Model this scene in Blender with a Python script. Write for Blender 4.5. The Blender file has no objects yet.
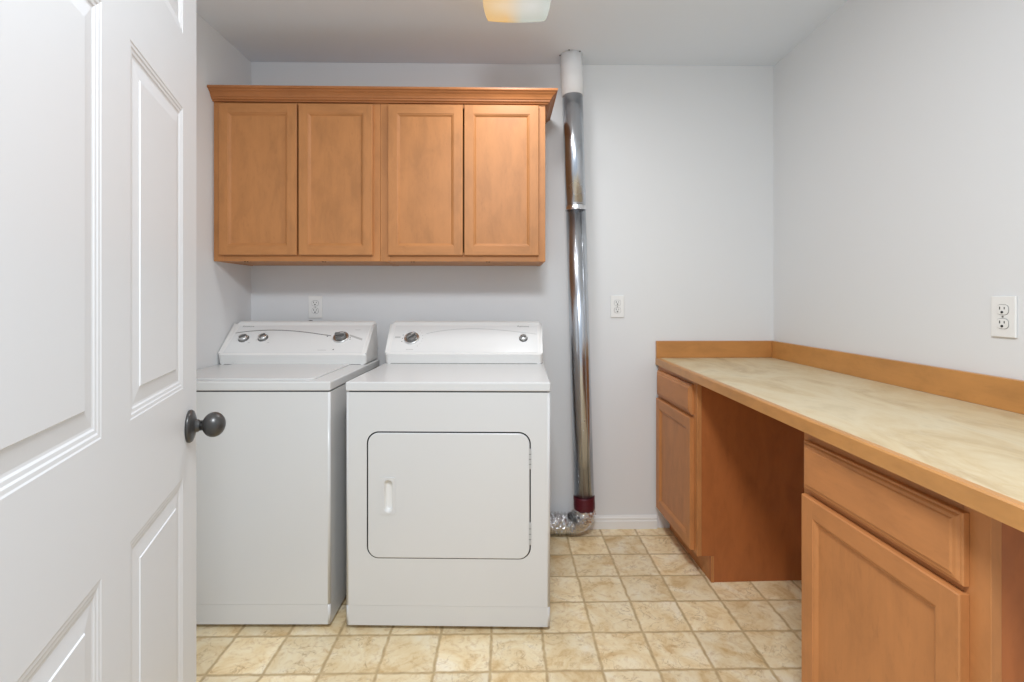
import bpy, bmesh, math, random
from mathutils import Vector, Matrix
random.seed(7)
sc = bpy.context.scene
COL = sc.collection
R = math.radians
PI = math.pi

# ------------------------------------------------------------------ materials
def lin(r, g, b):
    def f(c):
        c /= 255.0
        return c / 12.92 if c <= .04045 else ((c + .055) / 1.055) ** 2.4
    return (f(r), f(g), f(b), 1.0)

class NT:
    """small helper around a material's node tree"""
    def __init__(s, name):
        s.m = bpy.data.materials.new(name); s.m.use_nodes = True
        s.t = s.m.node_tree; s.n = s.t.nodes; s.n.clear()
        s.out = s.n.new('ShaderNodeOutputMaterial')
        s.b = s.n.new('ShaderNodeBsdfPrincipled')
        s.l(s.b.outputs[0], s.out.inputs[0])
    def l(s, a, b): s.t.links.new(a, b)
    def add(s, typ, **kw):
        n = s.n.new(typ)
        for k, v in kw.items(): setattr(n, k, v)
        return n
    def put(s, sock, v):
        if hasattr(v, 'is_output') or isinstance(v, bpy.types.NodeSocket): s.l(v, sock)
        else: sock.default_value = v
    def math(s, op, a, b=0.0, c=None):
        n = s.add('ShaderNodeMath', operation=op)
        s.put(n.inputs[0], a); s.put(n.inputs[1], b)
        if c is not None: s.put(n.inputs[2], c)
        return n.outputs[0]
    def vmath(s, op, a, b=None):
        n = s.add('ShaderNodeVectorMath', operation=op)
        s.put(n.inputs[0], a)
        if b is not None: s.put(n.inputs[1], b)
        return n.outputs[0]
    def coord(s): return s.add('ShaderNodeTexCoord').outputs['Object']
    def noise(s, vec, scale, detail=3, rough=.5, dist=0.0):
        n = s.add('ShaderNodeTexNoise')
        s.l(vec, n.inputs['Vector'])
        n.inputs['Scale'].default_value = scale; n.inputs['Detail'].default_value = detail
        n.inputs['Roughness'].default_value = rough; n.inputs['Distortion'].default_value = dist
        return n.outputs['Fac']
    def ramp(s, fac, stops):
        n = s.add('ShaderNodeValToRGB'); s.l(fac, n.inputs[0])
        e = n.color_ramp.elements
        while len(e) < len(stops): e.new(.5)
        for i, (p, c) in enumerate(stops):
            e[i].position = p; e[i].color = c if len(c) == 4 else (*c, 1)
        return n.outputs[0]
    def mix(s, fac, a, b, mode='MIX'):
        n = s.add('ShaderNodeMix', data_type='RGBA', blend_type=mode)
        s.put(n.inputs[0], fac); s.put(n.inputs[6], a); s.put(n.inputs[7], b)
        return n.outputs[2]
    def bump(s, h, strength=.1, dist=.002):
        n = s.add('ShaderNodeBump'); n.inputs['Strength'].default_value = strength
        n.inputs['Distance'].default_value = dist
        s.l(h, n.inputs['Height']); s.l(n.outputs[0], s.b.inputs['Normal'])
    def set(s, color=None, rough=None, metal=None, spec=None, coat=None):
        b = s.b
        if color is not None: s.put(b.inputs['Base Color'], color)
        if rough is not None: s.put(b.inputs['Roughness'], rough)
        if metal is not None: s.put(b.inputs['Metallic'], metal)
        if spec is not None: b.inputs['Specular IOR Level'].default_value = spec
        if coat is not None:
            b.inputs['Coat Weight'].default_value = coat; b.inputs['Coat Roughness'].default_value = .12
        return s

def paint(name, col, rough=.6, bumpn=None, spec=.3, var=.02):
    t = NT(name); v = t.coord()
    n = t.noise(v, 1.3, 2)
    dark = tuple(c * (1 - var) for c in col[:3]) + (1,)
    t.set(t.mix(n, dark, col), rough, 0, spec)
    if bumpn: t.bump(t.noise(v, bumpn[0], 3, .6), bumpn[1], .001)
    return t.m

def plain(name, col, rough=.4, metal=0.0, spec=.5, coat=None, nscale=40, var=.04):
    t = NT(name); n = t.noise(t.coord(), nscale, 2)
    dark = tuple(c * (1 - var) for c in col[:3]) + (1,)
    t.set(t.mix(n, dark, col), rough, metal, spec, coat)
    return t.m

def wood(name, col, axis='z', amount=1.0, rough=.46, darken=.82):
    """satin maple, grain running along one axis of the object"""
    t = NT(name)
    info = t.add('ShaderNodeObjectInfo')
    v0 = t.coord()
    off = t.add('ShaderNodeCombineXYZ')
    r = t.math('MULTIPLY', info.outputs['Random'], 23.0)
    for i in range(3): t.l(r, off.inputs[i])
    v = t.vmath('ADD', v0, off.outputs[0])
    k = {'x': (1, 0, 0), 'y': (0, 1, 0), 'z': (0, 0, 1)}[axis]
    def sc_(a, b): return tuple(b if q else a for q in k)
    g1 = t.noise(t.vmath('MULTIPLY', v, sc_(26, 1.6)), 1.0, 5, .6, .6)
    g2 = t.noise(t.vmath('MULTIPLY', v, sc_(190, 5)), 1.0, 2, .5)
    bl = t.noise(t.vmath('MULTIPLY', v, sc_(15, 6)), 1.0, 4, .6, .35)
    d = tuple(c * darken for c in col[:3]) + (1,)
    li = tuple(min(1, c * 1.10) for c in col[:3]) + (1,)
    c1 = t.ramp(bl, [(.28, d), (.52, col), (.76, li)])
    c2 = t.mix(t.math('MULTIPLY', t.ramp(g1, [(.42, (0, 0, 0, 1)), (.66, (1, 1, 1, 1))]), .12 * amount), c1, tuple(c * .62 for c in col[:3]) + (1,))
    c3 = t.mix(t.math('MULTIPLY', g2, .15 * amount), c2, tuple(c * .6 for c in col[:3]) + (1,))
    fl = t.noise(t.vmath('MULTIPLY', v, sc_(75, 22)), 1.0, 3, .6)
    c3 = t.mix(t.math('MULTIPLY', t.ramp(fl, [(.60, (0, 0, 0, 1)), (.74, (1, 1, 1, 1))]), .22 * amount), c3, tuple(c * .55 for c in col[:3]) + (1,))
    t.set(c3, rough, 0, .4)
    t.bump(g2, .04, .0006)
    return t.m

M = {}
WALLC = lin(222, 222.5, 222.5)
M['wall'] = paint('wall_paint', WALLC, .62, (420, .05))
M['ceiling'] = paint('ceiling_paint', lin(229, 235, 242), .8, (160, .12))
M['trim'] = paint('trim_paint', lin(232, 231, 228), .35, None, .5)
M['enamel'] = plain('appliance_enamel', lin(212, 212, 211), .26, 0, .5, .15, 3, .01)
M['console'] = plain('console_plastic', lin(228, 227, 224), .30, 0, .5, None, 3, .01)
M['consolegrey'] = plain('console_overlay', lin(226, 226, 224), .24, 0, .5, None, 3, .01)
M['greyline'] = plain('grey_print', lin(120, 118, 116), .5)
M['palegrey'] = plain('pale_grey_print', lin(182, 181, 179), .5)
M['black'] = plain('black_rubber', lin(24, 23, 22), .6)
M['gap'] = plain('dark_gap_shade_and_screw', lin(36, 35, 34), .7)  # near-black: screws, outlet slots, and shade painted into appliance gaps
M['chrome'] = plain('chrome', lin(222, 222, 221), .30, 1.0)
M['darkchrome'] = plain('dark_chrome', lin(112, 111, 109), .34, .25)
M['bronze'] = plain('oil_rubbed_bronze', lin(72, 71, 70), .34, .45, .5)
M['outlet'] = plain('outlet_plastic', lin(232, 231, 228), .35)
M['tape'] = plain('red_foil_tape', lin(92, 24, 38), .4, .25, .5, None, 60, .2)
M['steel'] = plain('screw_steel', lin(150, 148, 145), .35, 1.0)
UP = lin(187, 127, 75)
M['maple_v'] = wood('maple_vertical_grain', UP, 'z')
M['maple_h'] = wood('maple_horizontal_grain', UP, 'x')
LO = lin(190, 127, 75)
M['base_v'] = wood('base_maple_vertical_grain', LO, 'z')
M['base_h'] = wood('base_maple_horizontal_grain', LO, 'x')
M['crown'] = wood('crown_maple', lin(172, 110, 62), 'x', 1.0, .42)
M['crown_side'] = wood('crown_return_maple', lin(172, 110, 62), 'y', 1.0, .42)
M['veneer'] = wood('cabinet_side_veneer', lin(174, 102, 54), 'z', .7, .42, .82)
M['strip'] = wood('counter_edge_maple', lin(194, 138, 78), 'y', .8, .34)
M['strip_x'] = wood('backsplash_maple', lin(192, 134, 76), 'x', .8, .34)
M['painted_steel'] = plain('painted_sleeve', lin(236, 236, 236), .5)

def steel_pipe():
    t = NT('galvanised_duct'); v = t.coord()
    n = t.noise(t.vmath('MULTIPLY', v, (60, 60, 3)), 1.0, 3, .6)
    n2 = t.noise(v, 9, 3)
    c = t.mix(n, lin(182, 187, 194), lin(208, 212, 218))
    t.set(c, t.math('MULTIPLY_ADD', n2, .08, .22), 1.0)
    t.bump(n, .03, .001)
    return t.m
M['pipe'] = steel_pipe()
def foil():
    t = NT('crinkled_foil'); v = t.coord()
    n = t.noise(v, 70, 4, .65)
    t.set(lin(232, 232, 233), .13, 1.0)
    t.bump(n, .5, .004)
    return t.m
M['foil'] = foil()

def door_paint():
    t = NT('door_paint'); v = t.coord()
    t.set(lin(216, 218, 220), .42, 0, .4)
    g = t.noise(t.vmath('MULTIPLY', v, (150, 150, 7)), 1.0, 3, .6, .3)
    t.bump(g, .10, .0008)
    return t.m
M['door'] = door_paint()

def laminate():
    t = NT('beige_laminate'); v = t.coord()
    n1 = t.noise(t.vmath('MULTIPLY', v, (5, 2.6, 5)), 1.0, 5, .6, 1.4)
    n2 = t.noise(t.vmath('MULTIPLY', v, (34, 15, 30)), 1.0, 4, .65, .8)
    c = t.ramp(n1, [(.30, lin(182, 158, 120)), (.46, lin(199, 178, 139)), (.60, lin(206, 190, 157)), (.76, lin(186, 168, 134))])
    c = t.mix(t.math('MULTIPLY', t.ramp(n2, [(.46, (0, 0, 0, 1)), (.7, (1, 1, 1, 1))]), .45), c, lin(212, 199, 172))
    t.set(c, t.math('MULTIPLY_ADD', n2, .16, .40), 0, .45)
    return t.m
M['laminate'] = laminate()

TILE, TX, TY, TROT = .1816, .2925, 1.605, R(.95)
def vinyl():
    t = NT('vinyl_tile_floor'); v = t.coord()
    p = t.vmath('SUBTRACT', v, (TX, TY, 0))
    rot = t.add('ShaderNodeVectorRotate', rotation_type='Z_AXIS'); t.l(p, rot.inputs['Vector'])
    rot.inputs['Angle'].default_value = -TROT
    u = t.vmath('MULTIPLY', rot.outputs[0], (1 / TILE, 1 / TILE, 0))
    wob = t.add('ShaderNodeTexNoise'); t.l(v, wob.inputs['Vector'])
    wob.inputs['Scale'].default_value = 26; wob.inputs['Detail'].default_value = 3
    w = t.vmath('MULTIPLY', t.vmath('SUBTRACT', wob.outputs['Color'], (.5, .5, .5)), (.065, .065, 0))
    uw = t.vmath('ADD', u, w)
    fr = t.vmath('FRACTION', uw); cell = t.vmath('FLOOR', uw)
    sx = t.add('ShaderNodeSeparateXYZ'); t.l(fr, sx.inputs[0])
    dx = t.math('MINIMUM', sx.outputs[0], t.math('SUBTRACT', 1.0, sx.outputs[0]))
    dy = t.math('MINIMUM', sx.outputs[1], t.math('SUBTRACT', 1.0, sx.outputs[1]))
    d = t.math('MINIMUM', dx, dy)
    wn = t.add('ShaderNodeTexWhiteNoise', noise_dimensions='3D'); t.l(cell, wn.inputs['Vector'])
    off = t.vmath('MULTIPLY', wn.outputs['Color'], (9, 9, 9))
    vv = t.vmath('ADD', v, off)
    a = t.noise(vv, 7, 5, .62, .8)
    b = t.noise(vv, 24, 5, .7, 1.2)
    c = t.noise(vv, 13, 4, .62, 1.2)
    base = t.ramp(a, [(.30, lin(206, 172, 120)), (.43, lin(230, 206, 162)), (.56, lin(239, 222, 186)), (.72, lin(243, 231, 206))])
    base = t.mix(t.math('MULTIPLY', t.ramp(b, [(.50, (0, 0, 0, 1)), (.74, (1, 1, 1, 1))]), .65), base, lin(192, 152, 100))
    vein = t.math('ABSOLUTE', t.math('SUBTRACT', c, .5))
    msk = t.ramp(t.noise(vv, 11, 3, .6), [(.50, (0, 0, 0, 1)), (.62, (1, 1, 1, 1))])
    base = t.mix(t.math('MULTIPLY', t.math('MULTIPLY', t.ramp(vein, [(0.0, (1, 1, 1, 1)), (.030, (0, 0, 0, 1))]), msk), .55), base, lin(158, 122, 82))
    pv = t.math('MULTIPLY_ADD', wn.outputs['Value'], .18, .90)
    cv = t.add('ShaderNodeCombineXYZ')
    for i in range(3): t.l(pv, cv.inputs[i])
    base = t.mix(1.0, base, cv.outputs[0], 'MULTIPLY')
    g = t.ramp(d, [(.012, (1, 1, 1, 1)), (.042, (0, 0, 0, 1))])
    gc = t.ramp(t.noise(v, 40, 3), [(.3, lin(172, 146, 106)), (.7, lin(200, 174, 132))])
    col = t.mix(t.math('MULTIPLY', g, .92), base, gc)
    t.set(col, .42, 0, .35)
    h = t.math('SUBTRACT', t.math('MULTIPLY', b, .25), g)
    t.bump(h, .25, .0015)
    return t.m
M['floor'] = vinyl()

def shade_glass():
    """frosted lamp glass with the glow of a warm and a cool bulb painted into its emission"""
    t = NT('glowing_frosted_glass'); v = t.coord()
    def glow(p, r):
        d = t.add('ShaderNodeVectorMath', operation='DISTANCE'); t.l(v, d.inputs[0]); d.inputs[1].default_value = p
        return t.ramp(t.math('DIVIDE', d.outputs['Value'], r), [(0.0, (1, 1, 1, 1)), (1.0, (0, 0, 0, 1))])
    gw = glow((-.06, 0, -.10), .13); gc = glow((.06, 0, -.10), .13)
    sx = t.add('ShaderNodeSeparateXYZ'); t.l(v, sx.inputs[0])
    side = t.ramp(t.math('MULTIPLY_ADD', sx.outputs[0], 5.0, .5), [(.3, lin(246, 190, 96)), (.62, lin(196, 204, 192))])
    c = t.mix(t.math('MULTIPLY', gw, .75), side, lin(255, 240, 210))
    c = t.mix(t.math('MULTIPLY', gc, .75), c, lin(240, 246, 246))
    t.set(lin(110, 108, 102), .25, 0, .5)
    t.put(t.b.inputs['Emission Color'], c)
    t.b.inputs['Emission Strength'].default_value = .54
    return t.m
M['shade'] = shade_glass()
def bulb_mat(name, col):
    t = NT(name); t.set(lin(240, 240, 240), .4)
    t.b.inputs['Emission Color'].default_value = col; t.b.inputs['Emission Strength'].default_value = 3
    return t.m
M['warmbulb'] = bulb_mat('warm_bulb', lin(255, 214, 150)); M['coolbulb'] = bulb_mat('cool_bulb', lin(240, 246, 255))

# ------------------------------------------------------------------ mesh helpers
class MB:
    def __init__(s): s.bm = bmesh.new(); s.mats = []
    def mi(s, mat):
        if mat not in s.mats: s.mats.append(mat)
        return s.mats.index(mat)
    def _mark(s, faces, mat, smooth=False):
        i = s.mi(mat)
        for f in faces: f.material_index = i; f.smooth = smooth
    def box(s, x0, x1, y0, y1, z0, z1, mat, bev=0, seg=2):
        r = bmesh.ops.create_cube(s.bm, size=1)
        vs = r['verts']
        for v in vs:
            v.co = Vector((x0 + (x1 - x0) * (v.co.x + .5), y0 + (y1 - y0) * (v.co.y + .5), z0 + (z1 - z0) * (v.co.z + .5)))
        fs = set(f for v in vs for f in v.link_faces)
        s._mark(fs, mat)
        if bev:
            es = list(set(e for v in vs for e in v.link_edges))
            b = bmesh.ops.bevel(s.bm, geom=es, offset=bev, segments=seg, affect='EDGES', profile=.5)
            s._mark(b['faces'], mat)
        return s
    def prism(s, pts, axis, a, b, mat, bev=0, seg=3, smooth=False):
        """polygon in the plane of the other two axes, extruded along axis from a to b"""
        def P(p, t):
            return {'x': (t, p[0], p[1]), 'y': (p[0], t, p[1]), 'z': (p[0], p[1], t)}[axis]
        A = [s.bm.verts.new(P(p, a)) for p in pts]; B = [s.bm.verts.new(P(p, b)) for p in pts]
        n = len(pts); fs = []
        for i in range(n):
            j = (i + 1) % n
            f = s.bm.faces.new((A[i], A[j], B[j], B[i])); f.smooth = smooth; fs.append(f)
        fa = s.bm.faces.new(A[::-1]); fb = s.bm.faces.new(B); fs += [fa, fb]
        i = s.mi(mat)
        for f in fs: f.material_index = i
        if bev:
            es = list(set(list(fa.edges) + list(fb.edges)))
            r = bmesh.ops.bevel(s.bm, geom=es, offset=bev, segments=seg, affect='EDGES', profile=.5)
            for f in r['faces']: f.material_index = i
        return s
    def loops(s, x0, z0, w, h, lp, mat_v, mat_h=None, cap_back=True, y=0.0):
        """rectangular rings (inset, out) from the back edge to the middle; front is -y"""
        mat_h = mat_h or mat_v
        prev = None
        for k, (ins, out) in enumerate(lp):
            a, b, c, d = x0 + ins, x0 + w - ins, z0 + ins, z0 + h - ins
            cur = [s.bm.verts.new(q) for q in ((a, y - out, c), (b, y - out, c), (b, y - out, d), (a, y - out, d))]
            if prev is None:
                if cap_back: s._mark([s.bm.faces.new(cur[::-1])], mat_v)
            else:
                for i in range(4):
                    j = (i + 1) % 4
                    s._mark([s.bm.faces.new((prev[i], prev[j], cur[j], cur[i]))], mat_h if i in (0, 2) else mat_v)
            prev = cur
        s._mark([s.bm.faces.new(prev)], mat_v)
        return s
    def lathe(s, prof, mat, seg=32, M4=None, smooth=True):
        """prof: (radius, height) along local z"""
        rings = []
        for r, z in prof:
            if r < 1e-6: rings.append([s.bm.verts.new((0, 0, z))])
            else: rings.append([s.bm.verts.new((r * math.cos(2 * PI * i / seg), r * math.sin(2 * PI * i / seg), z)) for i in range(seg)])
        vs = [v for q in rings for v in q]
        fs = []
        for A, B in zip(rings, rings[1:]):
            for i in range(seg):
                j = (i + 1) % seg
                if len(A) == 1 and len(B) == 1: continue
                if len(A) == 1: fs.append(s.bm.faces.new((A[0], B[j], B[i])))
                elif len(B) == 1: fs.append(s.bm.faces.new((A[i], A[j], B[0])))
                else: fs.append(s.bm.faces.new((A[i], A[j], B[j], B[i])))
        if len(rings[0]) > 1: fs.append(s.bm.faces.new(rings[0][::-1]))
        if len(rings[-1]) > 1: fs.append(s.bm.faces.new(rings[-1]))
        s._mark(fs, mat, smooth)
        if M4 is not None: bmesh.ops.transform(s.bm, matrix=M4, verts=vs)
        return s
    def tube(s, pts, rad, mat, seg=16, cap=True, smooth=True):
        pts = [Vector(p) for p in pts]; rings = []
        up = Vector((0, 0, 1)); prevn = None
        for i, p in enumerate(pts):
            d = (pts[min(i + 1, len(pts) - 1)] - pts[max(i - 1, 0)]).normalized()
            if prevn is None:
                ref = up if abs(d.z) < .9 else Vector((1, 0, 0))
                nrm = (ref - d * ref.dot(d)).normalized()
            else: nrm = (prevn - d * prevn.dot(d)).normalized()
            prevn = nrm; bi = d.cross(nrm)
            r = rad(i) if callable(rad) else rad
            ring = []
            for k in range(seg):
                a = 2 * PI * k / seg
                rr = r(k) if callable(r) else r
                ring.append(s.bm.verts.new(p + (nrm * math.cos(a) + bi * math.sin(a)) * rr))
            rings.append(ring)
        fs = []
        for A, B in zip(rings, rings[1:]):
            for i in range(seg):
                j = (i + 1) % seg
                fs.append(s.bm.faces.new((A[i], A[j], B[j], B[i])))
        if cap: fs += [s.bm.faces.new(rings[0][::-1]), s.bm.faces.new(rings[-1])]
        s._mark(fs, mat, smooth)
        return s
    def fill(s, loops, y, mat, axis='y'):
        """planar face with holes, loops of (x, z) in the plane y"""
        edges = []; out = []
        for lp in loops:
            vs = [s.bm.verts.new((p[0], y, p[1])) for p in lp]; out.append(vs)
            edges += [s.bm.edges.new((vs[i], vs[(i + 1) % len(vs)])) for i in range(len(vs))]
        r = bmesh.ops.triangle_fill(s.bm, use_beauty=True, use_dissolve=False, edges=edges, normal=(0, -1, 0))
        s._mark([g for g in r['geom'] if isinstance(g, bmesh.types.BMFace)], mat)
        return out
    def wall_of(s, vs, dy, mat, smooth=True):
        """extrude a closed loop of verts along y; returns the new loop"""
        nv = [s.bm.verts.new(v.co + Vector((0, dy, 0))) for v in vs]
        n = len(vs)
        s._mark([s.bm.faces.new((vs[i], vs[(i + 1) % n], nv[(i + 1) % n], nv[i])) for i in range(n)], mat, smooth)
        return nv
    def cap(s, vs, mat, flip=False):
        s._mark([s.bm.faces.new(vs[::-1] if flip else vs)], mat)
    def build(s, name, parent=None, fix=True, loc=None):
        if fix: bmesh.ops.recalc_face_normals(s.bm, faces=s.bm.faces[:])
        me = bpy.data.meshes.new(name); s.bm.to_mesh(me); s.bm.free()
        for m in s.mats: me.materials.append(M[m])
        o = bpy.data.objects.new(name, me); COL.objects.link(o)
        if parent is not None: o.parent = parent
        if loc: o.location = loc
        return o

def tag(o, label, cat, group=None, kind=None):
    o['label'] = label; o['category'] = cat
    if group: o['group'] = group
    if kind: o['kind'] = kind
    return o
def thing(name, label, cat, loc, rz=0.0, group=None, kind=None):
    o = bpy.data.objects.new(name, None); COL.objects.link(o)
    o.empty_display_size = .1
    o.location = loc; o.rotation_euler = (0, 0, rz)
    return tag(o, label, cat, group, kind)
def copy_tree(o, parent=None):
    c = o.copy(); COL.objects.link(c); c.parent = parent
    for ch in list(o.children): copy_tree(ch, c)
    return c
def rrect(x0, x1, z0, z1, r, n=8):
    pts = []
    for cx, cz, a0 in ((x1 - r, z0 + r, -90), (x1 - r, z1 - r, 0), (x0 + r, z1 - r, 90), (x0 + r, z0 + r, 180)):
        for i in range(n + 1):
            a = R(a0 + 90 * i / n); pts.append((cx + r * math.cos(a), cz + r * math.sin(a)))
    return pts

# ------------------------------------------------------------------ the room
XL, XR, CEIL = -1.349, 1.378, 2.426
ANG = R(.99); TA = math.tan(ANG)
def yback(x): return 2.571 + TA * (x - XL)
YF = -.9                      # the room side the camera stands in stays open to daylight
T = .10
m = MB(); m.prism([(XL - T, YF), (XR + T, YF), (XR + T, yback(XR + T) + T), (XL - T, yback(XL - T) + T)], 'z', -.08, 0, 'floor')
tag(m.build('floor'), 'beige stone-look vinyl floor in square tiles', 'floor', kind='structure')
YW = .25                      # where the room's own walls and ceiling begin, at the doorway
m = MB(); m.prism([(XL - T, YW), (XR + T, YW), (XR + T, yback(XR + T) + T), (XL - T, yback(XL - T) + T)], 'z', CEIL, CEIL + .08, 'ceiling')
tag(m.build('ceiling'), 'plain pale grey ceiling', 'ceiling', kind='structure')
m = MB(); m.prism([(XL - T, yback(XL - T)), (XR + T, yback(XR + T)), (XR + T, yback(XR + T) + T), (XL - T, yback(XL - T) + T)], 'z', 0, CEIL, 'wall')
tag(m.build('wall_back'), 'pale grey wall behind the washer and dryer', 'wall', kind='structure')
m = MB(); m.prism([(XL - T, YW), (XL, YW), (XL, yback(XL)), (XL - T, yback(XL - T))], 'z', 0, CEIL, 'wall')
tag(m.build('wall_left'), 'pale grey wall beside the washing machine', 'wall', kind='structure')
m = MB(); m.prism([(XR, YW), (XR + T, YW), (XR + T, yback(XR + T)), (XR, yback(XR))], 'z', 0, CEIL, 'wall')
tag(m.build('wall_right'), 'pale grey wall above the countertop', 'wall', kind='structure')

# baseboards: stepped profile (out from wall, height)
BB = [(0, 0), (.013, 0), (.013, .040), (.010, .044), (.010, .056), (.006, .062), (.004, .068), (0, .068)]
def place_local(o, x, y, rz): o.location = (x, y, 0); o.rotation_euler = (0, 0, rz)
m = MB(); L = (XR - XL - .62) / math.cos(ANG)
m.prism([(-p[0], p[1]) for p in BB], 'x', .016, L, 'trim')
o = m.build('baseboard_back'); place_local(o, XL, yback(XL), ANG)
tag(o, 'white baseboard along the wall behind the dryer', 'baseboard', kind='structure')
m = MB(); m.prism([(p[0] + XL, p[1]) for p in BB], 'y', YW, yback(XL) - .001, 'trim')
tag(m.build('baseboard_left'), 'white baseboard along the wall beside the washing machine', 'baseboard', kind='structure')

# ------------------------------------------------------------------ door on the left, six moulded panels
TH = R(90 + 20.2); W = .831; DT = .035; HZ = 2.03; DZ0 = .008
P0 = Vector((-.6604, 1.04)); dvec = Vector((-math.sin(R(20.2)), math.cos(R(20.2))))
hp = P0 - dvec * W
m = MB()
xs = [0, .102, .369, .462, .729, W]; zs = [DZ0, .24, .860, 1.030, 1.563, 1.703, 1.915, HZ]
def q(x0, x1, z0, z1):
    m._mark([m.bm.faces.new([m.bm.verts.new(p) for p in ((x0, 0, z0), (x1, 0, z0), (x1, 0, z1), (x0, 0, z1))])], 'door')
for i in range(5):
    for j in range(7):
        if i in (1, 3) and j in (1, 3, 5): 
            m.loops(xs[i], zs[j], xs[i + 1] - xs[i], zs[j + 1] - zs[j],
                    [(0, 0), (.0022, -.0007), (.0066, -.0009), (.0090, -.0018), (.0134, -.0021), (.0160, -.0031), (.0190, -.0034), (.0410, -.0018), (.0425, -.0004)], 'door', cap_back=False)
        else: q(xs[i], xs[i + 1], zs[j], zs[j + 1])
# edges and back of the slab
for a, b in (((0, 0), (W, 0)), ):
    pass
vb = [m.bm.verts.new(p) for p in ((0, 0, DZ0), (W, 0, DZ0), (W, 0, HZ), (0, 0, HZ))]
vc = [m.bm.verts.new(p) for p in ((0, DT, DZ0), (W, DT, DZ0), (W, DT, HZ), (0, DT, HZ))]
for i in range(4):
    j = (i + 1) % 4
    m._mark([m.bm.faces.new((vb[j], vb[i], vc[i], vc[j]))], 'door')
m._mark([m.bm.faces.new(vc[::-1])], 'door')
bmesh.ops.remove_doubles(m.bm, verts=m.bm.verts[:], dist=1e-5)
door = m.build('door_1', fix=False)
door.location = (hp.x, hp.y, 0); door.rotation_euler = (0, 0, TH)
tag(door, 'open white six-panel door with a dark round knob', 'door', kind='structure')
# knobs on both faces: axis local -y
kx, kz = W - .060, .948
m = MB()
def knob_prof():
    pr = [(0.0, .0), (.0318, .0), (.0322, .0035), (.030, .0065), (.022, .0095), (.015, .0115), (.0125, .0135), (.0120, .0165), (.0100, .019), (.0100, .025)]
    c, r, fl = .0432, .0248, .84
    a0 = math.asin(.0100 / r)
    for i in range(17):
        a = a0 + (PI - a0) * i / 16
        pr.append((max(r * math.sin(a), 0) if i < 16 else 0, c - fl * r * math.cos(a)))
    return pr
m.lathe(knob_prof()[:9] + [(.0100, .020)], 'bronze', 40, Matrix.Translation((kx, -.0002, kz)) @ Matrix.Rotation(R(90), 4, 'X'))
rose = m.build('rose_plate', door)
m = MB(); m.lathe(knob_prof()[8:], 'bronze', 40, Matrix.Translation((kx, -.0002, kz)) @ Matrix.Rotation(R(90), 4, 'X'))
kn = m.build('door_knob', door); kn['label'] = 'dark bronze ball knob'
rose['label'] = 'dark bronze round rose'
m = MB(); m.lathe(knob_prof(), 'bronze', 32, Matrix.Translation((kx, DT + .0002, kz)) @ Matrix.Rotation(R(-90), 4, 'X'))
k2 = m.build('door_knob', door); k2['label'] = 'dark bronze ball knob'

# ------------------------------------------------------------------ wall cabinets
FRAME_LOOPS = [(0, 0), (0, .0165), (.0025, .019), (.047, .019), (.049, .0175), (.053, .0165), (.058, .0105), (.060, .0100)]
def panel_door(m, x0, z0, w, h, mv, mh, fw=.041):
    """recessed-panel cabinet door lying on the plane y = 0, front at -y"""
    t = .019; e = .0022
    # back and outer edge
    a = [(0, .0005), (0, t - e), (e, t)]
    prev = None
    def ring(ins, out): return [m.bm.verts.new(p) for p in ((x0 + ins, -out, z0 + ins), (x0 + w - ins, -out, z0 + ins), (x0 + w - ins, -out, z0 + h - ins), (x0 + ins, -out, z0 + h - ins))]
    def strip(A, B):
        for i in range(4):
            j = (i + 1) % 4
            m._mark([m.bm.faces.new((A[i], A[j], B[j], B[i]))], mh if i in (0, 2) else mv)
    r0 = ring(*a[0]); m._mark([m.bm.faces.new(r0[::-1])], mv)
    r1 = ring(*a[1]); strip(r0, r1); r2 = ring(*a[2]); strip(r1, r2)
    X0, X1, Z0, Z1 = x0 + e, x0 + w - e, z0 + e, z0 + h - e
    xi0, xi1, zi0, zi1 = x0 + fw, x0 + w - fw, z0 + fw, z0 + h - fw
    def quad(xa, xb, za, zb, mat):
        m._mark([m.bm.faces.new([m.bm.verts.new(p) for p in ((xa, -t, za), (xb, -t, za), (xb, -t, zb), (xa, -t, zb))])], mat)
    quad(X0, xi0, Z0, Z1, mv); quad(xi1, X1, Z0, Z1, mv); quad(xi0, xi1, Z0, zi0, mh); quad(xi0, xi1, zi1, Z1, mh)
    lp = [(fw, t), (fw + .0015, t - .002), (fw + .005, t - .0028), (fw + .0115, t - .0088), (fw + .013, t - .0092)]
    prev = ring(*lp[0])
    for k in lp[1:]:
        cur = ring(*k); strip(prev, cur); prev = cur
    m._mark([m.bm.faces.new(prev)], mv)

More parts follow.
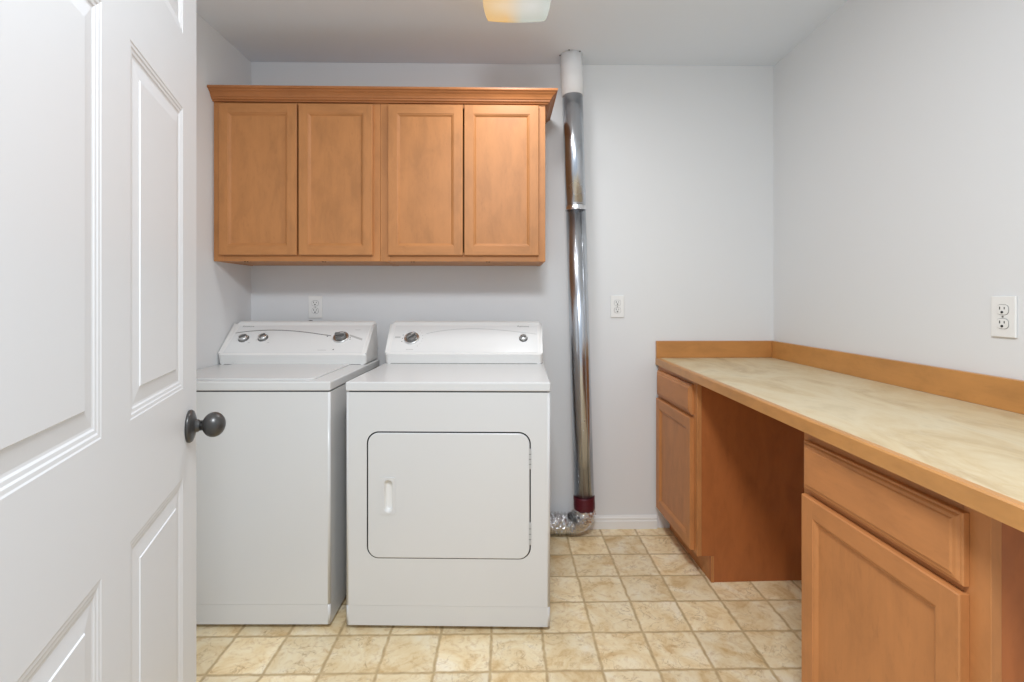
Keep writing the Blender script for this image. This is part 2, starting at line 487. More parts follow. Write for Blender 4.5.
CX0, CY0 = XL + .001, 2.246
cdir = Vector((math.cos(ANG), math.sin(ANG)))
ZB, ZT = 1.371, 2.120
def wall_cabinet(off, wd, doors, label, sr, rr):
    p = Vector((CX0, CY0)) + cdir * off
    t = thing('wall_cabinet', label, 'cabinet', (p.x, p.y, ZB), ANG, 'maple wall cabinets')
    h = ZT - ZB; D = .3215
    m = MB(); th = .016
    m.box(.0005, th, .0195, D, 0, h, 'maple_v', .0008, 1); m.box(wd - th, wd - .0005, .0195, D, 0, h, 'maple_v', .0008, 1)
    m.box(th, wd - th, .0195, D, .0015, .0015 + th, 'maple_h'); m.box(th, wd - th, .0195, D, h - th, h - .0005, 'maple_h')
    m.box(th, wd - th, D - .006, D - .0005, .028, h - th, 'maple_v')
    m.build('body', t)
    m = MB()
    m.box(.0004, sr, 0, .019, 0, h, 'maple_v', .001, 1); m.box(wd - rr, wd - .0004, 0, .019, 0, h, 'maple_v', .001, 1)
    m.box(sr, wd - rr, .0004, .019, 0, .042, 'maple_h', .0008, 1); m.box(sr, wd - rr, .0004, .019, h - .055, h, 'maple_h', .0008, 1)
    m.build('face_frame', t)
    for x0, x1 in doors:
        m = MB(); panel_door(m, x0, 1.398 - ZB, x1 - x0, 2.079 - 1.398, 'maple_v', 'maple_h')
        m.build('door', t)
    for x0, x1 in doors:
        m = MB(); xm = x0 + .30 * (x1 - x0)
        for k in (0, .011): m.lathe([(.0, -.003), (.0035, -.003), (.0035, .0005)], 'gap', 12, Matrix.Translation((xm + k, .010, 0)))
        m.build('screw', t)
    return t
wall_cabinet(0, .7505, [(.031, .379), (.3872, .7185)], 'maple wall cabinet with two doors above the washing machine', .045, .045)
wall_cabinet(.7505, .7505, [(.037, .3748), (.3812, .7185)], 'maple wall cabinet with two doors above the dryer', .045, .040)
# crown moulding along the front with a return on the right side
pc = Vector((CX0, CY0)) + cdir * 0
CP = [(.0, -.002), (.010, -.002), (.012, .003), (.0185, .006), (.0195, .012), (.0235, .0145), (.0265, .022), (.033, .031), (.041, .0375), (.0435, .042), (.049, .0435), (.051, .0465), (.051, .054), (.0, .054)]
m = MB(); WW = 1.501; D = .323
secs = []
for (x, y, mx, my) in ((0, 0, 0, -1), (WW, 0, 1, -1), (WW, D, 1, 0)):
    secs.append([m.bm.verts.new((x + mx * (o_ + .0008), y + my * (o_ + .0008), z)) for o_, z in CP])
n = len(CP)
for A, B, mat in ((secs[0], secs[1], 'crown'), (secs[1], secs[2], 'crown_side')):
    for i in range(n):
        j = (i + 1) % n
        m._mark([m.bm.faces.new((A[i], A[j], B[j], B[i]))], mat)
m.cap(secs[0], 'crown', True); m.cap(secs[2], 'crown_side')
crown = m.build('cabinet_crown'); crown.location = (pc.x, pc.y, 2.092); crown.rotation_euler = (0, R(.12), ANG)
tag(crown, 'maple crown molding along the top of the wall cabinets', 'crown molding')

# ------------------------------------------------------------------ appliances
SD = .126
def console_profile(y0, zt):
    # (depth, height) measured from the appliance front, lower edge standing on the top panel
    return [(y0 + .012, .8995), (y0 + .001, .944), (y0 + .010, .952), (y0 + SD, 1.072), (y0 + SD + .008, zt - .007), (y0 + SD + .016, zt - .002), (y0 + SD + .026, zt),
            (y0 + SD + .040, zt - .004), (y0 + SD + .044, .97), (y0 + SD + .044, .8995)]
def slope_frame(y0, x, t):
    """matrix whose z axis is the normal of the sloping console face"""
    a = Vector((0, y0 + .010, .952)); b = Vector((0, y0 + SD, 1.072))
    up = (b - a).normalized(); nrm = Vector((0, -up.z, up.y))
    p = a.lerp(b, t)
    return Matrix(((1, up.x, nrm.x, x), (0, up.y, nrm.y, p.y), (0, up.z, nrm.z, p.z), (0, 0, 0, 1)))
def slope_strip(m, y0, pts, wid, mat, h=.0006, base=.0012):
    """thin printed line over the sloping face through (x, t) points"""
    prev = None
    for x, t in pts:
        F = slope_frame(y0, x, t)
        cur = [m.bm.verts.new(F @ Vector((0, s * wid / 2, z))) for s, z in ((-1, base), (1, base), (1, base + h), (-1, base + h))]
        if prev:
            for i in range(4):
                j = (i + 1) % 4
                m._mark([m.bm.faces.new((prev[i], prev[j], cur[j], cur[i]))], mat)
        else: m.cap(cur, mat)
        prev = cur
    m.cap(prev, mat, True)
class Marks:
    def __init__(s, parent): s.p = parent
def slope_box(m, y0, x, t, w, h, mat, base=.0011):
    own = isinstance(m, Marks)
    if own: par = m.p; m = MB()
    F = slope_frame(y0, x, t)
    r = bmesh.ops.create_cube(m.bm, size=1, matrix=F @ Matrix.Translation((0, 0, base)) @ Matrix.Diagonal((w, h, .0006, 1)))
    m._mark(set(f for v in r['verts'] for f in v.link_faces), mat)
    if own: m.build('printed_mark', par)
def dial(parent, y0, x, t, r, turn, name='dial'):
    F = slope_frame(y0, x, t)
    m = MB()
    m.lathe([(0, .0005), (r, .0005), (r, .004), (r * .97, .007), (r * .86, .0085), (r * .80, .0075), (r * .70, .0078)], 'chrome', 40, F)
    m.lathe([(r * .70, .006), (r * .70, .012), (r * .64, .0185), (r * .5, .020), (0, .020)], 'darkchrome', 40, F)
    G = F @ Matrix.Rotation(turn, 4, 'Z')
    r_ = bmesh.ops.create_cube(m.bm, size=1, matrix=G @ Matrix.Translation((0, 0, .024)) @ Matrix.Diagonal((r * 1.28, r * .40, .016, 1)))
    es = list(set(e for v in r_['verts'] for e in v.link_edges)); i = m.mi('darkchrome')
    for f in set(f for v in r_['verts'] for f in v.link_faces): f.material_index = i
    b = bmesh.ops.bevel(m.bm, geom=es, offset=.004, segments=2, affect='EDGES', profile=.5)
    for f in b['faces']: f.material_index = i; f.smooth = True
    slope = G @ Matrix.Translation((r * .3, 0, .0323)) @ Matrix.Diagonal((r * .5, r * .06, .0008, 1))
    r_ = bmesh.ops.create_cube(m.bm, size=1, matrix=slope); m._mark(set(f for v in r_['verts'] for f in v.link_faces), 'console')
    o = m.build(name, parent, fix=False); o['label'] = 'chrome ringed grey dial'
    return o
def small_knob(parent, y0, x, t, r, turn, name='knob'):
    F = slope_frame(y0, x, t); m = MB()
    m.lathe([(0, .0005), (r, .0005), (r, .003), (r * .93, .005), (r * .82, .0055)], 'darkchrome', 32, F)
    m.lathe([(r * .82, .004), (r * .80, .013), (r * .70, .0165), (0, .0172)], 'chrome', 32, F)
    G = F @ Matrix.Rotation(turn, 4, 'Z') @ Matrix.Translation((0, 0, .0185)) @ Matrix.Diagonal((r * 1.3, r * .34, .006, 1))
    r_ = bmesh.ops.create_cube(m.bm, size=1, matrix=G); m._mark(set(f for v in r_['verts'] for f in v.link_faces), 'darkchrome')
    o = m.build(name, parent, fix=False); o['label'] = 'small chrome knob'
    return o
def console_text(parent, y0, x, t, size):
    cu = bpy.data.curves.new('logo', 'FONT'); cu.body = 'Kenmore'; cu.size = size; cu.extrude = .0002; cu.align_x = 'CENTER'
    o = bpy.data.objects.new('logo_text', cu); COL.objects.link(o)
    dg = bpy.context.evaluated_depsgraph_get(); me = bpy.data.meshes.new_from_object(o.evaluated_get(dg))
    bpy.data.objects.remove(o); me.transform(slope_frame(y0, x, t) @ Matrix.Translation((0, 0, .0012)))
    me.materials.clear(); me.materials.append(M['greyline'])
    lo = bpy.data.objects.new('logo', me); COL.objects.link(lo); lo.parent = parent; lo['label'] = 'small grey lettering'
    return lo

def front_shell(m, hw, D, z0, z1, r, hole=None, mat='enamel'):
    """cabinet shell with rounded front corners, an optional hole in its front and flat back"""
    n = 5
    arcL = [(-hw + r - r * math.sin(R(90 * (1 - i / n))), r - r * math.cos(R(90 * (1 - i / n)))) for i in range(n + 1)]
    plan = [(-hw, D)] + [(x, y) for x, y in arcL]
    planR = [(-x, y) for x, y in plan[::-1]]
    A = [m.bm.verts.new((x, y, z0)) for x, y in plan]; B = [m.bm.verts.new((x, y, z1)) for x, y in plan]
    A2 = [m.bm.verts.new((x, y, z0)) for x, y in planR]; B2 = [m.bm.verts.new((x, y, z1)) for x, y in planR]
    for P, Q in ((A, B), (A2, B2)):
        for i in range(len(P) - 1):
            big = (P[i + 1].co - P[i].co).length > .1
            m._mark([m.bm.faces.new((P[i], P[i + 1], Q[i + 1], Q[i]))], mat, not big)
    m.cap([A2[-1], A[0], B[0], B2[-1]], mat)
    m.cap(B + B2, mat); m.cap((A + A2)[::-1], mat)
    outer = [(-hw + r, z0), (hw - r, z0), (hw - r, z1), (-hw + r, z1)]
    if hole:
        lp = m.fill([outer, hole], 0, mat)
        m.wall_of(lp[1], .022, 'gap')  # hole edge coloured dark to stand for shade in the door gap
    else: m.cap([A[-1], A2[0], B2[0], B[-1]], mat)
    bmesh.ops.remove_doubles(m.bm, verts=m.bm.verts[:], dist=1e-5)

def feet(t, hw, D):
    for x in (-hw + .06, hw - .06):
        for y in (.05, D - .06):
            m = MB(); m.lathe([(0, 0), (.018, 0), (.018, .008), (.010, .011), (.010, .0190)], 'black', 20, Matrix.Translation((x, y, 0)))
            m.build('foot', t)

def top_panel(t, hw, D, r=.012):
    m = MB(); m.box(-hw + .010, hw - .010, .010, D - .004, .8595, .867, 'gap'); m.build('gap_shade', t)  # dark slab under the top, its colour standing in for the gap's shade
    m = MB(); m.box(-hw - .001, hw + .001, -.001, D,   .8662, .8995, 'enamel', .005, 3)
    return m.build('top_panel', t)

# dryer ------------------------------------------------------------
hw, D = .3705, .670
dry = thing('clothes_dryer', 'white front-loading clothes dryer with a wide framed door in its front', 'dryer', (-.2325, 1.7955, 0), R(-.95), 'white laundry appliances')
S = 276.8
def dx(px): return (px - 447.65) / S
def dzz(py): return 1.2 - (py - 299) / S
dd = (dx(367.6), dx(529.6), dzz(558.2), dzz(432.9), .040)
hole = rrect(dd[0] - .0043, dd[1] + .0043, dd[2] - .0023, dd[3] + .0045, .0435, 10)
m = MB(); front_shell(m, hw, D, .0905, .862, .010, hole); m.build('body', dry)
m = MB(); m.box(dd[0] - .02, dd[1] + .02, .022, .028, dd[2] - .02, dd[3] + .02, 'gap'); m.build('door_gap_shade', dry)  # dark plate behind the door, shade of the gap put into its colour
m = MB(); front_shell(m, hw, D - .001, .0187, .0899, .010); o = m.build('toe_panel', dry)
m = MB(); m.box(-hw + .012, hw - .012, .012, D - .03, .070, .096, 'gap'); m.build('gap_shade', dry)  # dark box behind the toe seam, painted for the shade there
feet(dry, hw, D); top_panel(dry, hw, D)
# door with a recessed handle pocket
m = MB()
hx0, hx1, hz0, hz1 = dx(384.4), dx(392.3), dzz(511.8), dzz(480.2)
slot = rrect(hx0, hx1, hz0, hz1, (hx1 - hx0) / 2 - .0003, 8)
o_in = rrect(dd[0] + .004, dd[1] - .004, dd[2] + .004, dd[3] - .004, .036, 10)
o_mid = rrect(dd[0] + .0012, dd[1] - .0012, dd[2] + .0012, dd[3] - .0012, .0388, 10)
o_out = rrect(dd[0], dd[1], dd[2], dd[3], .040, 10)
lp = m.fill([o_in, slot], -.0035, 'enamel')
mid = [m.bm.verts.new((p[0], -.0025, p[1])) for p in o_mid]; out = [m.bm.verts.new((p[0], .000, p[1])) for p in o_out]
n = len(mid)
for A, B in ((mid, lp[0]), (out, mid)):
    for i in range(n): m._mark([m.bm.faces.new((A[i], A[(i + 1) % n], B[(i + 1) % n], B[i]))], 'enamel', True)
m.wall_of(out, .019, 'gap')
# the pocket curves in: three rings then a floor
prev = lp[1]
cx, cz = (hx0 + hx1) / 2, (hz0 + hz1) / 2
for dep, k in ((.0012, .985), (.006, .94), (.012, .84), (.0155, .60)):
    cur = [m.bm.verts.new((cx + (v.co.x - cx) * k, -.0035 + dep, cz + (v.co.z - cz) * (1 - (1 - k) * .35))) for v in lp[1]]
    q_ = len(cur)
    m._mark([m.bm.faces.new((prev[i], prev[(i + 1) % q_], cur[(i + 1) % q_], cur[i])) for i in range(q_)], 'console', True)
    prev = cur
m.cap(prev, 'console')
ddoor = m.build('door', dry)
m = MB()  # raised plate around the pocket
pl = rrect(dx(379.8), dx(395.2), dzz(514.2), dzz(477.4), .003, 4)
lp = m.fill([pl, rrect(hx0 - .0015, hx1 + .0015, hz0 - .0015, hz1 + .0015, (hx1 - hx0) / 2 + .001, 8)], -.0066, 'enamel')
m.wall_of(lp[0], .0032, 'enamel', False); m.wall_of(lp[1], .0032, 'console', True)
hd = m.build('handle', ddoor); hd['label'] = 'white pull handle with a recessed slot'
for za, zb in ((dzz(468.5), dzz(448.5)), (dzz(543.8), dzz(522.3))):
    m = MB(); xh = dx(529.9)
    m.box(xh - .0035, xh + .0042, -.0045, .006, za, zb, 'palegrey', .0012, 2)
    for k in range(1, 4): m.box(xh - .0037, xh + .0044, -.0049, .004, za + (zb - za) * k / 4 - .0012, za + (zb - za) * k / 4 + .0012, 'greyline')
    h_ = m.build('hinge', ddoor); h_['label'] = 'grey metal hinge'
# console
y0 = .499
def console(t, y0, hwc, xc=0.0, zt=1.092):
    m = MB(); m.prism(console_profile(y0, zt), 'x', xc - hwc, xc + hwc, 'console', .018, 5)
    for f in m.bm.faces: f.smooth = False
    c = m.build('console', t)
    m = MB()
    # overlay on the sloping face and the little skirt below it
    F0 = slope_frame(y0, xc, 0.0); ln = math.hypot(SD - .010, .12)
    r = bmesh.ops.create_cube(m.bm, size=1, matrix=F0 @ Matrix.Translation((0, ln * .49, .0004)) @ Matrix.Diagonal((2 * hwc - .045, ln * .97, .0016, 1)))
    m._mark(set(f for v in r['verts'] for f in v.link_faces), 'consolegrey')
    m.build('control_panel', c)
    m = MB(); m.box(xc - hwc + .026, xc + hwc - .026, y0 + .0100, y0 + .03, .8985, .9016, 'greyline'); m.build('seam', c)
    return c
dc = console(dry, y0, .3665)
dial(dc, y0, -.254, .50, .036, R(38))
small_knob(dc, y0, .277, .50, .0205, R(10), 'start_button')
m = MB(); slope_strip(m, y0, [(-.19 + .53 * i / 24, .66 + .20 * math.sin(PI * min(1, (i / 24) ** .8))) for i in range(25)], .0022, 'palegrey')
m.build('trim_line', dc)
m = Marks(dc)
for k in range(7):
    a = R(-50 + 100 * k / 6)
    slope_box(m, y0, -.254 + .052 * math.cos(a), .50 + .052 * math.sin(a) / .144, .004, .0028, 'palegrey')
slope_box(m, y0, -.322, .54, .026, .0085, 'palegrey'); slope_box(m, y0, -.254, .10, .034, .003, 'palegrey')
for k in range(3): slope_box(m, y0, -.298, .38 + .12 * k, .005, .004, 'greyline')
console_text(dc, y0, .276, .925, .0145)

# washer -----------------------------------------------------------
hw, D = .3425, .675
was = thing('washing_machine', 'white top-loading washing machine with two small knobs and one dial', 'washing machine', (-1.0035, 1.805, 0), 0, 'white laundry appliances')
m = MB(); front_shell(m, hw, D, .0905, .862, .008); m.build('body', was)
m = MB(); front_shell(m, hw, D - .001, .0187, .0899, .008); m.build('toe_panel', was)
m = MB(); m.box(-hw + .014, hw - .014, .014, D - .03, .070, .096, 'gap'); m.build('gap_shade', was)  # dark filler for the shade in the washer's toe seam
feet(was, hw, D); top_panel(was, hw, D)
m = MB()  # lid: a shallow tray-shaped panel let into the top
lx0, lx1, ly0, ly1 = -.265, .265, .035, .500
pts = [(x, y) for x, y in rrect(lx0, lx1, ly0, ly1, .03, 6)]
A = [m.bm.verts.new((x, y, .8992)) for x, y in pts]; B = [m.bm.verts.new((x, y, .9035)) for x, y in pts]
ins = rrect(lx0 + .004, lx1 - .004, ly0 + .004, ly1 - .004, .027, 6)
C_ = [m.bm.verts.new((x, y, .9052)) for x, y in ins]
n = len(pts)
for P, Q in ((A, B), (B, C_)):
    m._mark([m.bm.faces.new((P[i], P[(i + 1) % n], Q[(i + 1) % n], Q[i])) for i in range(n)], 'enamel', True)
m.cap(C_, 'enamel'); m.cap(A[::-1], 'enamel')
m.build('lid', was)
SD = .158; y0 = .458; xc = -.002
wc = console(was, y0, .339, xc)
small_knob(wc, y0, -.263, .50, .0245, R(25)); small_knob(wc, y0, -.173, .52, .0235, R(60))
dial(wc, y0, .194, .54, .037, R(4))
m = MB(); slope_strip(m, y0, [(-.318 + .462 * i / 24, .70 + .15 * math.sin(PI * (i / 24) ** .85) - .10 * (i / 24)) for i in range(25)], .0042, 'greyline')
m.build('trim_line', wc)
m = MB()
slope_strip(m, y0, [(.232, .62), (.262, .55), (.298, .47)], .011, 'palegrey'); m.build('printed_mark', wc)
m = Marks(wc)
for k in range(3): slope_box(m, y0, .236 + .002 * k, .60 - .06 * k, .005, .005, 'greyline')
slope_box(m, y0, .180, .12, .007, .006, 'greyline'); slope_box(m, y0, .128, .10, .040, .0026, 'palegrey')
slope_box(m, y0, .110, .64, .030, .0026, 'palegrey'); slope_box(m, y0, .262, .82, .026, .0026, 'palegrey'); slope_box(m, y0, .128, .58, .007, .006, 'greyline')
for kx_ in (-.228, -.138): slope_box(m, y0, kx_, .36, .010, .003, 'palegrey')
console_text(wc, y0, -.275, .925, .0145)
m = MB()  # black power cord looping up behind the console
cpts = []
for i in range(25):
    a = PI * i / 24
    cpts.append((-.010 - .030 * math.cos(a), (.690) + .006 * math.sin(a), 1.02 + .066 * math.sin(a) ** .8))
cpts = [(-.040, .69, .60)] + cpts + [(.020, .69, .60)]
m.tube(cpts, .0075, 'black', 10)
pcord = m.build('power_cord', was); pcord['label'] = 'black power cord behind the console'

# ------------------------------------------------------------------ dryer vent duct in the back corner
vd = thing('vent_duct', 'silver dryer vent pipe rising from a foil hose to the ceiling', 'vent pipe', (.3640, 2.500, 0))
def vx(z): return -.0655 * (z - .15) / (CEIL - .15)
zc = 2.220
def cyl(name, z0, z1, r, mat, extra=None, seg=40):
    m = MB(); m.tube([(vx(z0), 0, z0), (vx((z0 + z1) / 2), 0, (z0 + z1) / 2), (vx(z1), 0, z1)], r, mat, seg)
    if extra: extra(m)
    return m.build(name, vd)
def rib(m):
    zz = [1.64, 1.2, .7, .22]
    m.tube([(vx(z) - .012, -.0488, z) for z in zz], .0026, 'pipe', 8)
    m.tube([(vx(z) + .022, -.0450, z) for z in zz], .0016, 'pipe', 8)
cyl('pipe', .205, 1.654, .0497, 'pipe', rib)
def crimp(m):
    for z in (1.668, 1.676): m.tube([(vx(z), 0, z - .002), (vx(z), 0, z), (vx(z), 0, z + .002)], lambda i: (.0508, .0518, .0508)[i], 'pipe', 40)
cyl('pipe', 1.645, zc + .03, .0508, 'pipe', crimp)
m = MB()   # ragged clear tape at the joint
rings = []
for iz, z in enumerate((1.645, 1.652, 1.659, 1.666)):
    rings.append([m.bm.verts.new((vx(z) + (.0514 + random.uniform(0, .0016)) * math.cos(2 * PI * k / 40), (.0514 + random.uniform(0, .0016)) * math.sin(2 * PI * k / 40), z + random.uniform(-.004, .004))) for k in range(40)])
for A, B in zip(rings, rings[1:]):
    for i in range(40): m._mark([m.bm.faces.new((A[i], A[(i + 1) % 40], B[(i + 1) % 40], B[i]))], 'foil')
jt = m.build('joint_tape', vd); jt['label'] = 'crinkled silver tape at the pipe joint'
m = MB(); xt = vx(CEIL) - .0005
m.tube([(vx(z), 0, z) for z in (zc, 2.33, CEIL - .0005)], .0538, 'painted_steel', 40)
cs = m.build('sleeve', vd); cs['label'] = 'white painted sleeve at the ceiling'
m = MB()   # torn edge of the ceiling hole
for k in range(9):
    a = R(180 + 22.5 * k) + random.uniform(-.1, .1); r = .0555 + random.uniform(0, .006)
    m.lathe([(0, -.004), (.004 + random.uniform(0, .003), -.002), (.003, .0)], 'greyline' if k % 3 == 0 else 'painted_steel', 7, Matrix.Translation((xt + r * math.cos(a), r * math.sin(a), CEIL)))
m.build('torn_collar', vd)
m = MB(); rr_ = []
for z, r in ((.147, .0520), (.152, .0532), (.176, .0536), (.178, .0530), (.205, .0534), (.211, .0528)):
    rr_.append((z, r))
m.tube([(vx(z), 0, z) for z, r in rr_], lambda i: rr_[i][1], 'tape', 40)
tp = m.build('tape_band', vd); tp['label'] = 'dark red tape band'
# foil hose: down, round a bend and away behind the dryer
path = []
for i in range(6): path.append((vx(.15), 0, .160 - .004 * i))
rb = .080
for i in range(1, 61):
    a = (PI / 2) * i / 60
    path.append((-rb + rb * math.cos(a), .028 * i / 60, .138 - rb * math.sin(a) ))
for i in range(1, 95): path.append((-rb - .0042 * i, .028 + .004 * math.sin(i / 15), .058))
m = MB(); SEG = 44
jit = [[random.uniform(-1, 1) for k in range(SEG)] for i in range(len(path))]
def hr(i):
    ph = i % 4
    base = .0485 + (.0095 if ph in (0, 1) else 0)
    if i < 4: base = .0500
    return lambda k: base - .003 + .0034 * jit[i][k] + .0014 * math.sin(k * 1.7 + i * .9)
m.tube(path, hr, 'foil', SEG, smooth=False)
hs = m.build('flexible_hose', vd); hs['label'] = 'crinkled foil hose bending behind the dryer'

# ------------------------------------------------------------------ base cabinets and countertop on the right
CTOP = .893
def base_cabinet(name, label, near, rz, w, depth, stile_far, stile_near, td, dz):
    """local x runs toward the camera, front is -y"""
    c, s = math.cos(rz), math.sin(rz)
    t = thing(name, label, 'cabinet', (near[0] - c * w, near[1] - s * w, 0), rz, 'maple base cabinets')
    H = .8555; tk = .1125; th = .016
    m = MB()
    prof = [(.0195, tk), (td, tk), (td, .0005), (depth, .0005), (depth, H), (.0195, H)]
    for x0 in (.001, w - th - .0006): m.prism(prof, 'x', x0, x0 + th, 'veneer')
    m.box(th + .001, w - th - .001, .0195, depth, tk, tk + th, 'veneer')
    m.box(th + .001, w - th - .001, depth - .006, depth - .0005, tk + th, H, 'veneer')
    m.build('body', t)
    m = MB(); m.box(.001, w - .003, td + .0005, td + .012, .0005, tk - .0005, 'base_h')
    m.build('toe_kick', t)
    m = MB(); m.box(w - .0004, w + .0030, td + .004, td + .011, .001, tk, 'base_v'); m.box(w - .0004, w + .002, td - .0015, td + .003, .001, tk, 'base_v')
    m.build('corner_strip', t)
    m = MB(); a = stile_far; b = stile_near
    m.box(.0005, a, 0, .019, tk, H, 'base_v', .001, 1); m.box(w - b, w + .001, 0, .019, tk, H, 'base_v', .0012, 2)
    for za, zb in ((tk, .142), (.645, .705), (.805, H)): m.box(a, w - b, .0004, .019, za, zb, 'base_h', .0006, 1)
    m.build('face_frame', t)
    x0, x1 = a - .014, w - b + .012
    m = MB(); panel_door(m, x0, .124, x1 - x0, .685 + dz - .124, 'base_v', 'base_h', .047); m.build('door', t)
    m = MB()
    m.loops(x0, .6995 + dz, x1 - x0, .8285 - .6995, [(0, .0005), (0, .0105), (.0012, .0120), (.0055, .0125), (.0075, .0150), (.0095, .0165), (.0150, .0172), (.0175, .0195), (.0190, .0200)], 'base_h')
    m.build('drawer', t)
    return t
base_cabinet('base_cabinet', 'maple base cabinet in the far corner against the back wall', (.783, 2.101), R(-87.7), .492, .565, .034, .044, .060, .004)
base_cabinet('base_cabinet', 'maple base cabinet in front, nearest the camera under the countertop', (.8055, .8366), R(-88.5), .512, .555, .032, .049, .050, -.005)

ct = thing('countertop', 'long beige laminate countertop with maple edge and backsplash along the right wall', 'countertop', (1.07, 1.5, 0))
ox, oy = 1.07, 1.5
CF, CN, EPS = .752, .26, .0015
m = MB(); pts = [(CF + .0185, CN), (XR - EPS, CN), (XR - EPS, yback(XR) - EPS), (CF + .0185, yback(CF + .0185) - EPS)]
m.prism([(x - ox, y - oy) for x, y in pts], 'z', CTOP - .032, CTOP, 'laminate'); wt = m.build('worktop', ct); wt['label'] = 'mottled beige laminate top'
m = MB()
pr = [(CF, CTOP - .036), (CF + .018, CTOP - .036), (CF + .018, CTOP + .0004), (CF + .004, CTOP + .0004), (CF + .0005, CTOP - .003)]
A = [m.bm.verts.new((x - ox, CN - oy, z)) for x, z in pr]; B = [m.bm.verts.new((x - ox, yback(x) - EPS - oy, z)) for x, z in pr]
for i in range(5): m._mark([m.bm.faces.new((A[i], A[(i + 1) % 5], B[(i + 1) % 5], B[i]))], 'strip')
m.cap(A, 'strip', True); m.cap(B, 'strip')
es = m.build('edge_strip', ct); es['label'] = 'maple front edge strip'
BH = .981
m = MB(); pts = [(XR - .0205, CN), (XR - .0015, CN), (XR - .0015, yback(XR) - .0016), (XR - .0205, yback(XR) - .0222)]
m.prism([(x - ox, y - oy) for x, y in pts], 'z', CTOP + .0003, BH, 'strip', .0012, 1); bs = m.build('backsplash', ct); bs['label'] = 'maple backsplash board on the right wall'
m = MB(); xa = CF + .001
pts = [(xa, yback(xa) - .0205), (XR - .0212, yback(XR) - .0215), (XR - .0022, yback(XR) - .0018), (xa, yback(xa) - .0015)]
m.prism([(x - ox, y - oy) for x, y in pts], 'z', CTOP + .0006, BH, 'strip_x', .0012, 1); bs = m.build('backsplash', ct); bs['label'] = 'maple backsplash board on the back wall'

# ------------------------------------------------------------------ outlets
def make_outlet(label, loc, rz):
    t = thing('wall_outlet', label, 'outlet', loc, rz, 'wall outlets')
    m = MB(); m.box(-.035, .035, -.0065, -.0006, -.0575, .0575, 'outlet', .0022, 3); m.build('cover_plate', t)
    for zc_ in (.0195, -.0195):
        m = MB(); m.prism(rrect(-.0176, .0176, zc_ - .0149, zc_ + .0149, .0118, 6), 'y', -.0071, -.006, 'greyline')
        pts = rrect(-.0165, .0165, zc_ - .0138, zc_ + .0138, .011, 6)
        m.prism(pts, 'y', -.0085, -.006, 'outlet')
        m.box(-.0082, -.0054, -.0088, -.0070, zc_ + .0005, zc_ + .0085, 'gap'); m.box(.0050, .0076, -.0088, -.0070, zc_ + .0012, zc_ + .0078, 'gap')
        m.lathe([(0, -.0004), (.0034, -.0004), (.0034, .0015)], 'black', 12, Matrix.Translation((0, -.0084, zc_ - .0068)) @ Matrix.Rotation(R(90), 4, 'X'))
        m.build('receptacle', t)
    m = MB(); m.lathe([(0, 0), (.003, 0), (.0026, .0012), (0, .0014)], 'steel', 12, Matrix.Translation((0, -.0062, 0)) @ Matrix.Rotation(R(90), 4, 'X')); m.build('screw', t)
    return t
x = -1.018
o1 = make_outlet('white duplex outlet on the back wall just above the washing machine', (x, yback(x), 1.1585), ANG)
o2 = copy_tree(o1); x = .551; o2.location = (x, yback(x), 1.1607)
o2['label'] = 'white duplex outlet on the back wall between the vent pipe and the countertop'
o3 = copy_tree(o1); o3.location = (XR, 1.389, 1.1505); o3.rotation_euler = (0, 0, R(-90))
o3['label'] = 'white duplex outlet on the right wall above the countertop'

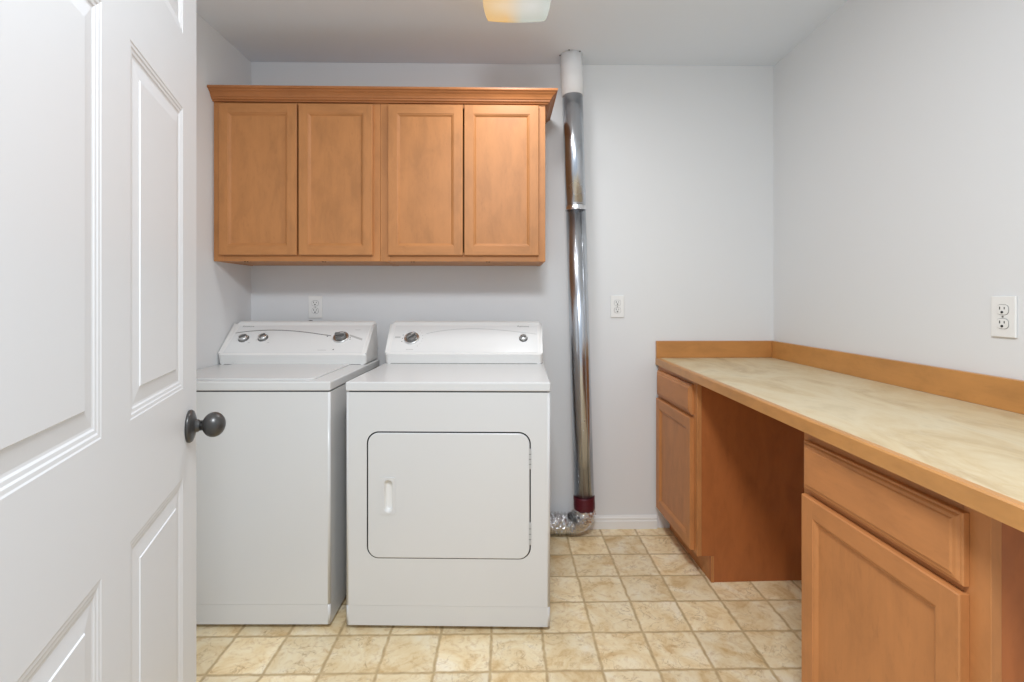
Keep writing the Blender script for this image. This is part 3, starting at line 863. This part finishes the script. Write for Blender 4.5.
# ------------------------------------------------------------------ ceiling light
LX, LY = .018, 1.900
cl = thing('ceiling_light', 'square frosted glass ceiling light glowing warm and cool', 'ceiling light', (LX, LY, CEIL))
m = MB(); m.box(-.10, .10, -.10, .10, -.020, -.0006, 'trim', .004, 2); m.build('mounting_plate', cl)
def sq(hw_, bow, n=10):
    pts = []
    c = [(-1, -1), (1, -1), (1, 1), (-1, 1)]
    for i in range(4):
        a, b = c[i], c[(i + 1) % 4]
        nx, ny = (a[0] + b[0]) / 2, (a[1] + b[1]) / 2
        for k in range(n):
            f = k / n; w_ = 4 * f * (1 - f) * bow
            pts.append(((a[0] + (b[0] - a[0]) * f) * hw_ + nx * w_, (a[1] + (b[1] - a[1]) * f) * hw_ + ny * w_))
    return pts
m = MB(); prev = None
for hw_, bow, z in ((.116, .012, -.026), (.1175, .012, -.034), (.1175, .012, -.070), (.1172, .012, -.094), (.1160, .012, -.0985), (.111, .011, -.1020), (.08, .006, -.1050), (.04, .003, -.1060)):
    cur = [m.bm.verts.new((x, y, z)) for x, y in sq(hw_, bow)]
    if prev: m._mark([m.bm.faces.new((prev[i], prev[(i + 1) % len(cur)], cur[(i + 1) % len(cur)], cur[i])) for i in range(len(cur))], 'shade', True)
    prev = cur
m.cap(prev, 'shade')
m.build('glass_shade', cl)
for bx, mt in ((-.065, 'warmbulb'), (.065, 'coolbulb')):
    m = MB(); m.lathe([(0, 0), (.013, 0), (.014, .02), (.024, .035), (.028, .05), (.022, .066), (0, .072)], mt, 20, Matrix.Translation((bx * .3, 0, -.05)) @ Matrix.Rotation(R(90 if bx > 0 else -90), 4, 'Y'))
    m.build('bulb', cl)

def area(name, loc, rot, size, energy, col, shape='DISK', sy=None):
    l = bpy.data.lights.new(name, 'AREA'); l.shape = shape; l.size = size
    if sy: l.size_y = sy
    l.energy = energy; l.color = col
    o = bpy.data.objects.new(name, l); COL.objects.link(o); o.location = loc; o.rotation_euler = rot
    return o
area('ceiling_light_glow', (LX, LY, CEIL - .112), (0, 0, 0), .22, 4.6, (.98, .985, 1.0))

area('added_doorway_light', (.04, .0, 2.40), (R(14), 0, 0), .45, 33, (.93, .98, 1.04))  # added area light without a fixture, brightens the room from above the doorway
# daylight reaching in from the open side behind the camera
w = bpy.data.worlds.new('daylight'); sc.world = w; w.use_nodes = True
bg = w.node_tree.nodes.get('Background'); bg.inputs[0].default_value = (.85, .955, 1.07, 1); bg.inputs[1].default_value = .55

# ------------------------------------------------------------------ camera
cam = bpy.data.cameras.new('camera'); co = bpy.data.objects.new('camera', cam); COL.objects.link(co)
cam.sensor_width = 36; cam.lens = 497 / 1024 * 36; cam.shift_y = -(341 - 299) / 1024; cam.clip_start = .02
co.location = (0, 0, 1.2); co.rotation_euler = (R(90), 0, 0)
sc.camera = co
vs = sc.view_settings
sc.display_settings.display_device = 'sRGB'
vs.view_transform = 'Standard'; vs.look = 'None'; vs.gamma = 1.0; vs.exposure = 0.4
vs.use_curve_mapping = False
sc.cycles.use_denoising = True
sc.cycles.max_bounces = 10; sc.cycles.diffuse_bounces = 8; sc.cycles.glossy_bounces = 5
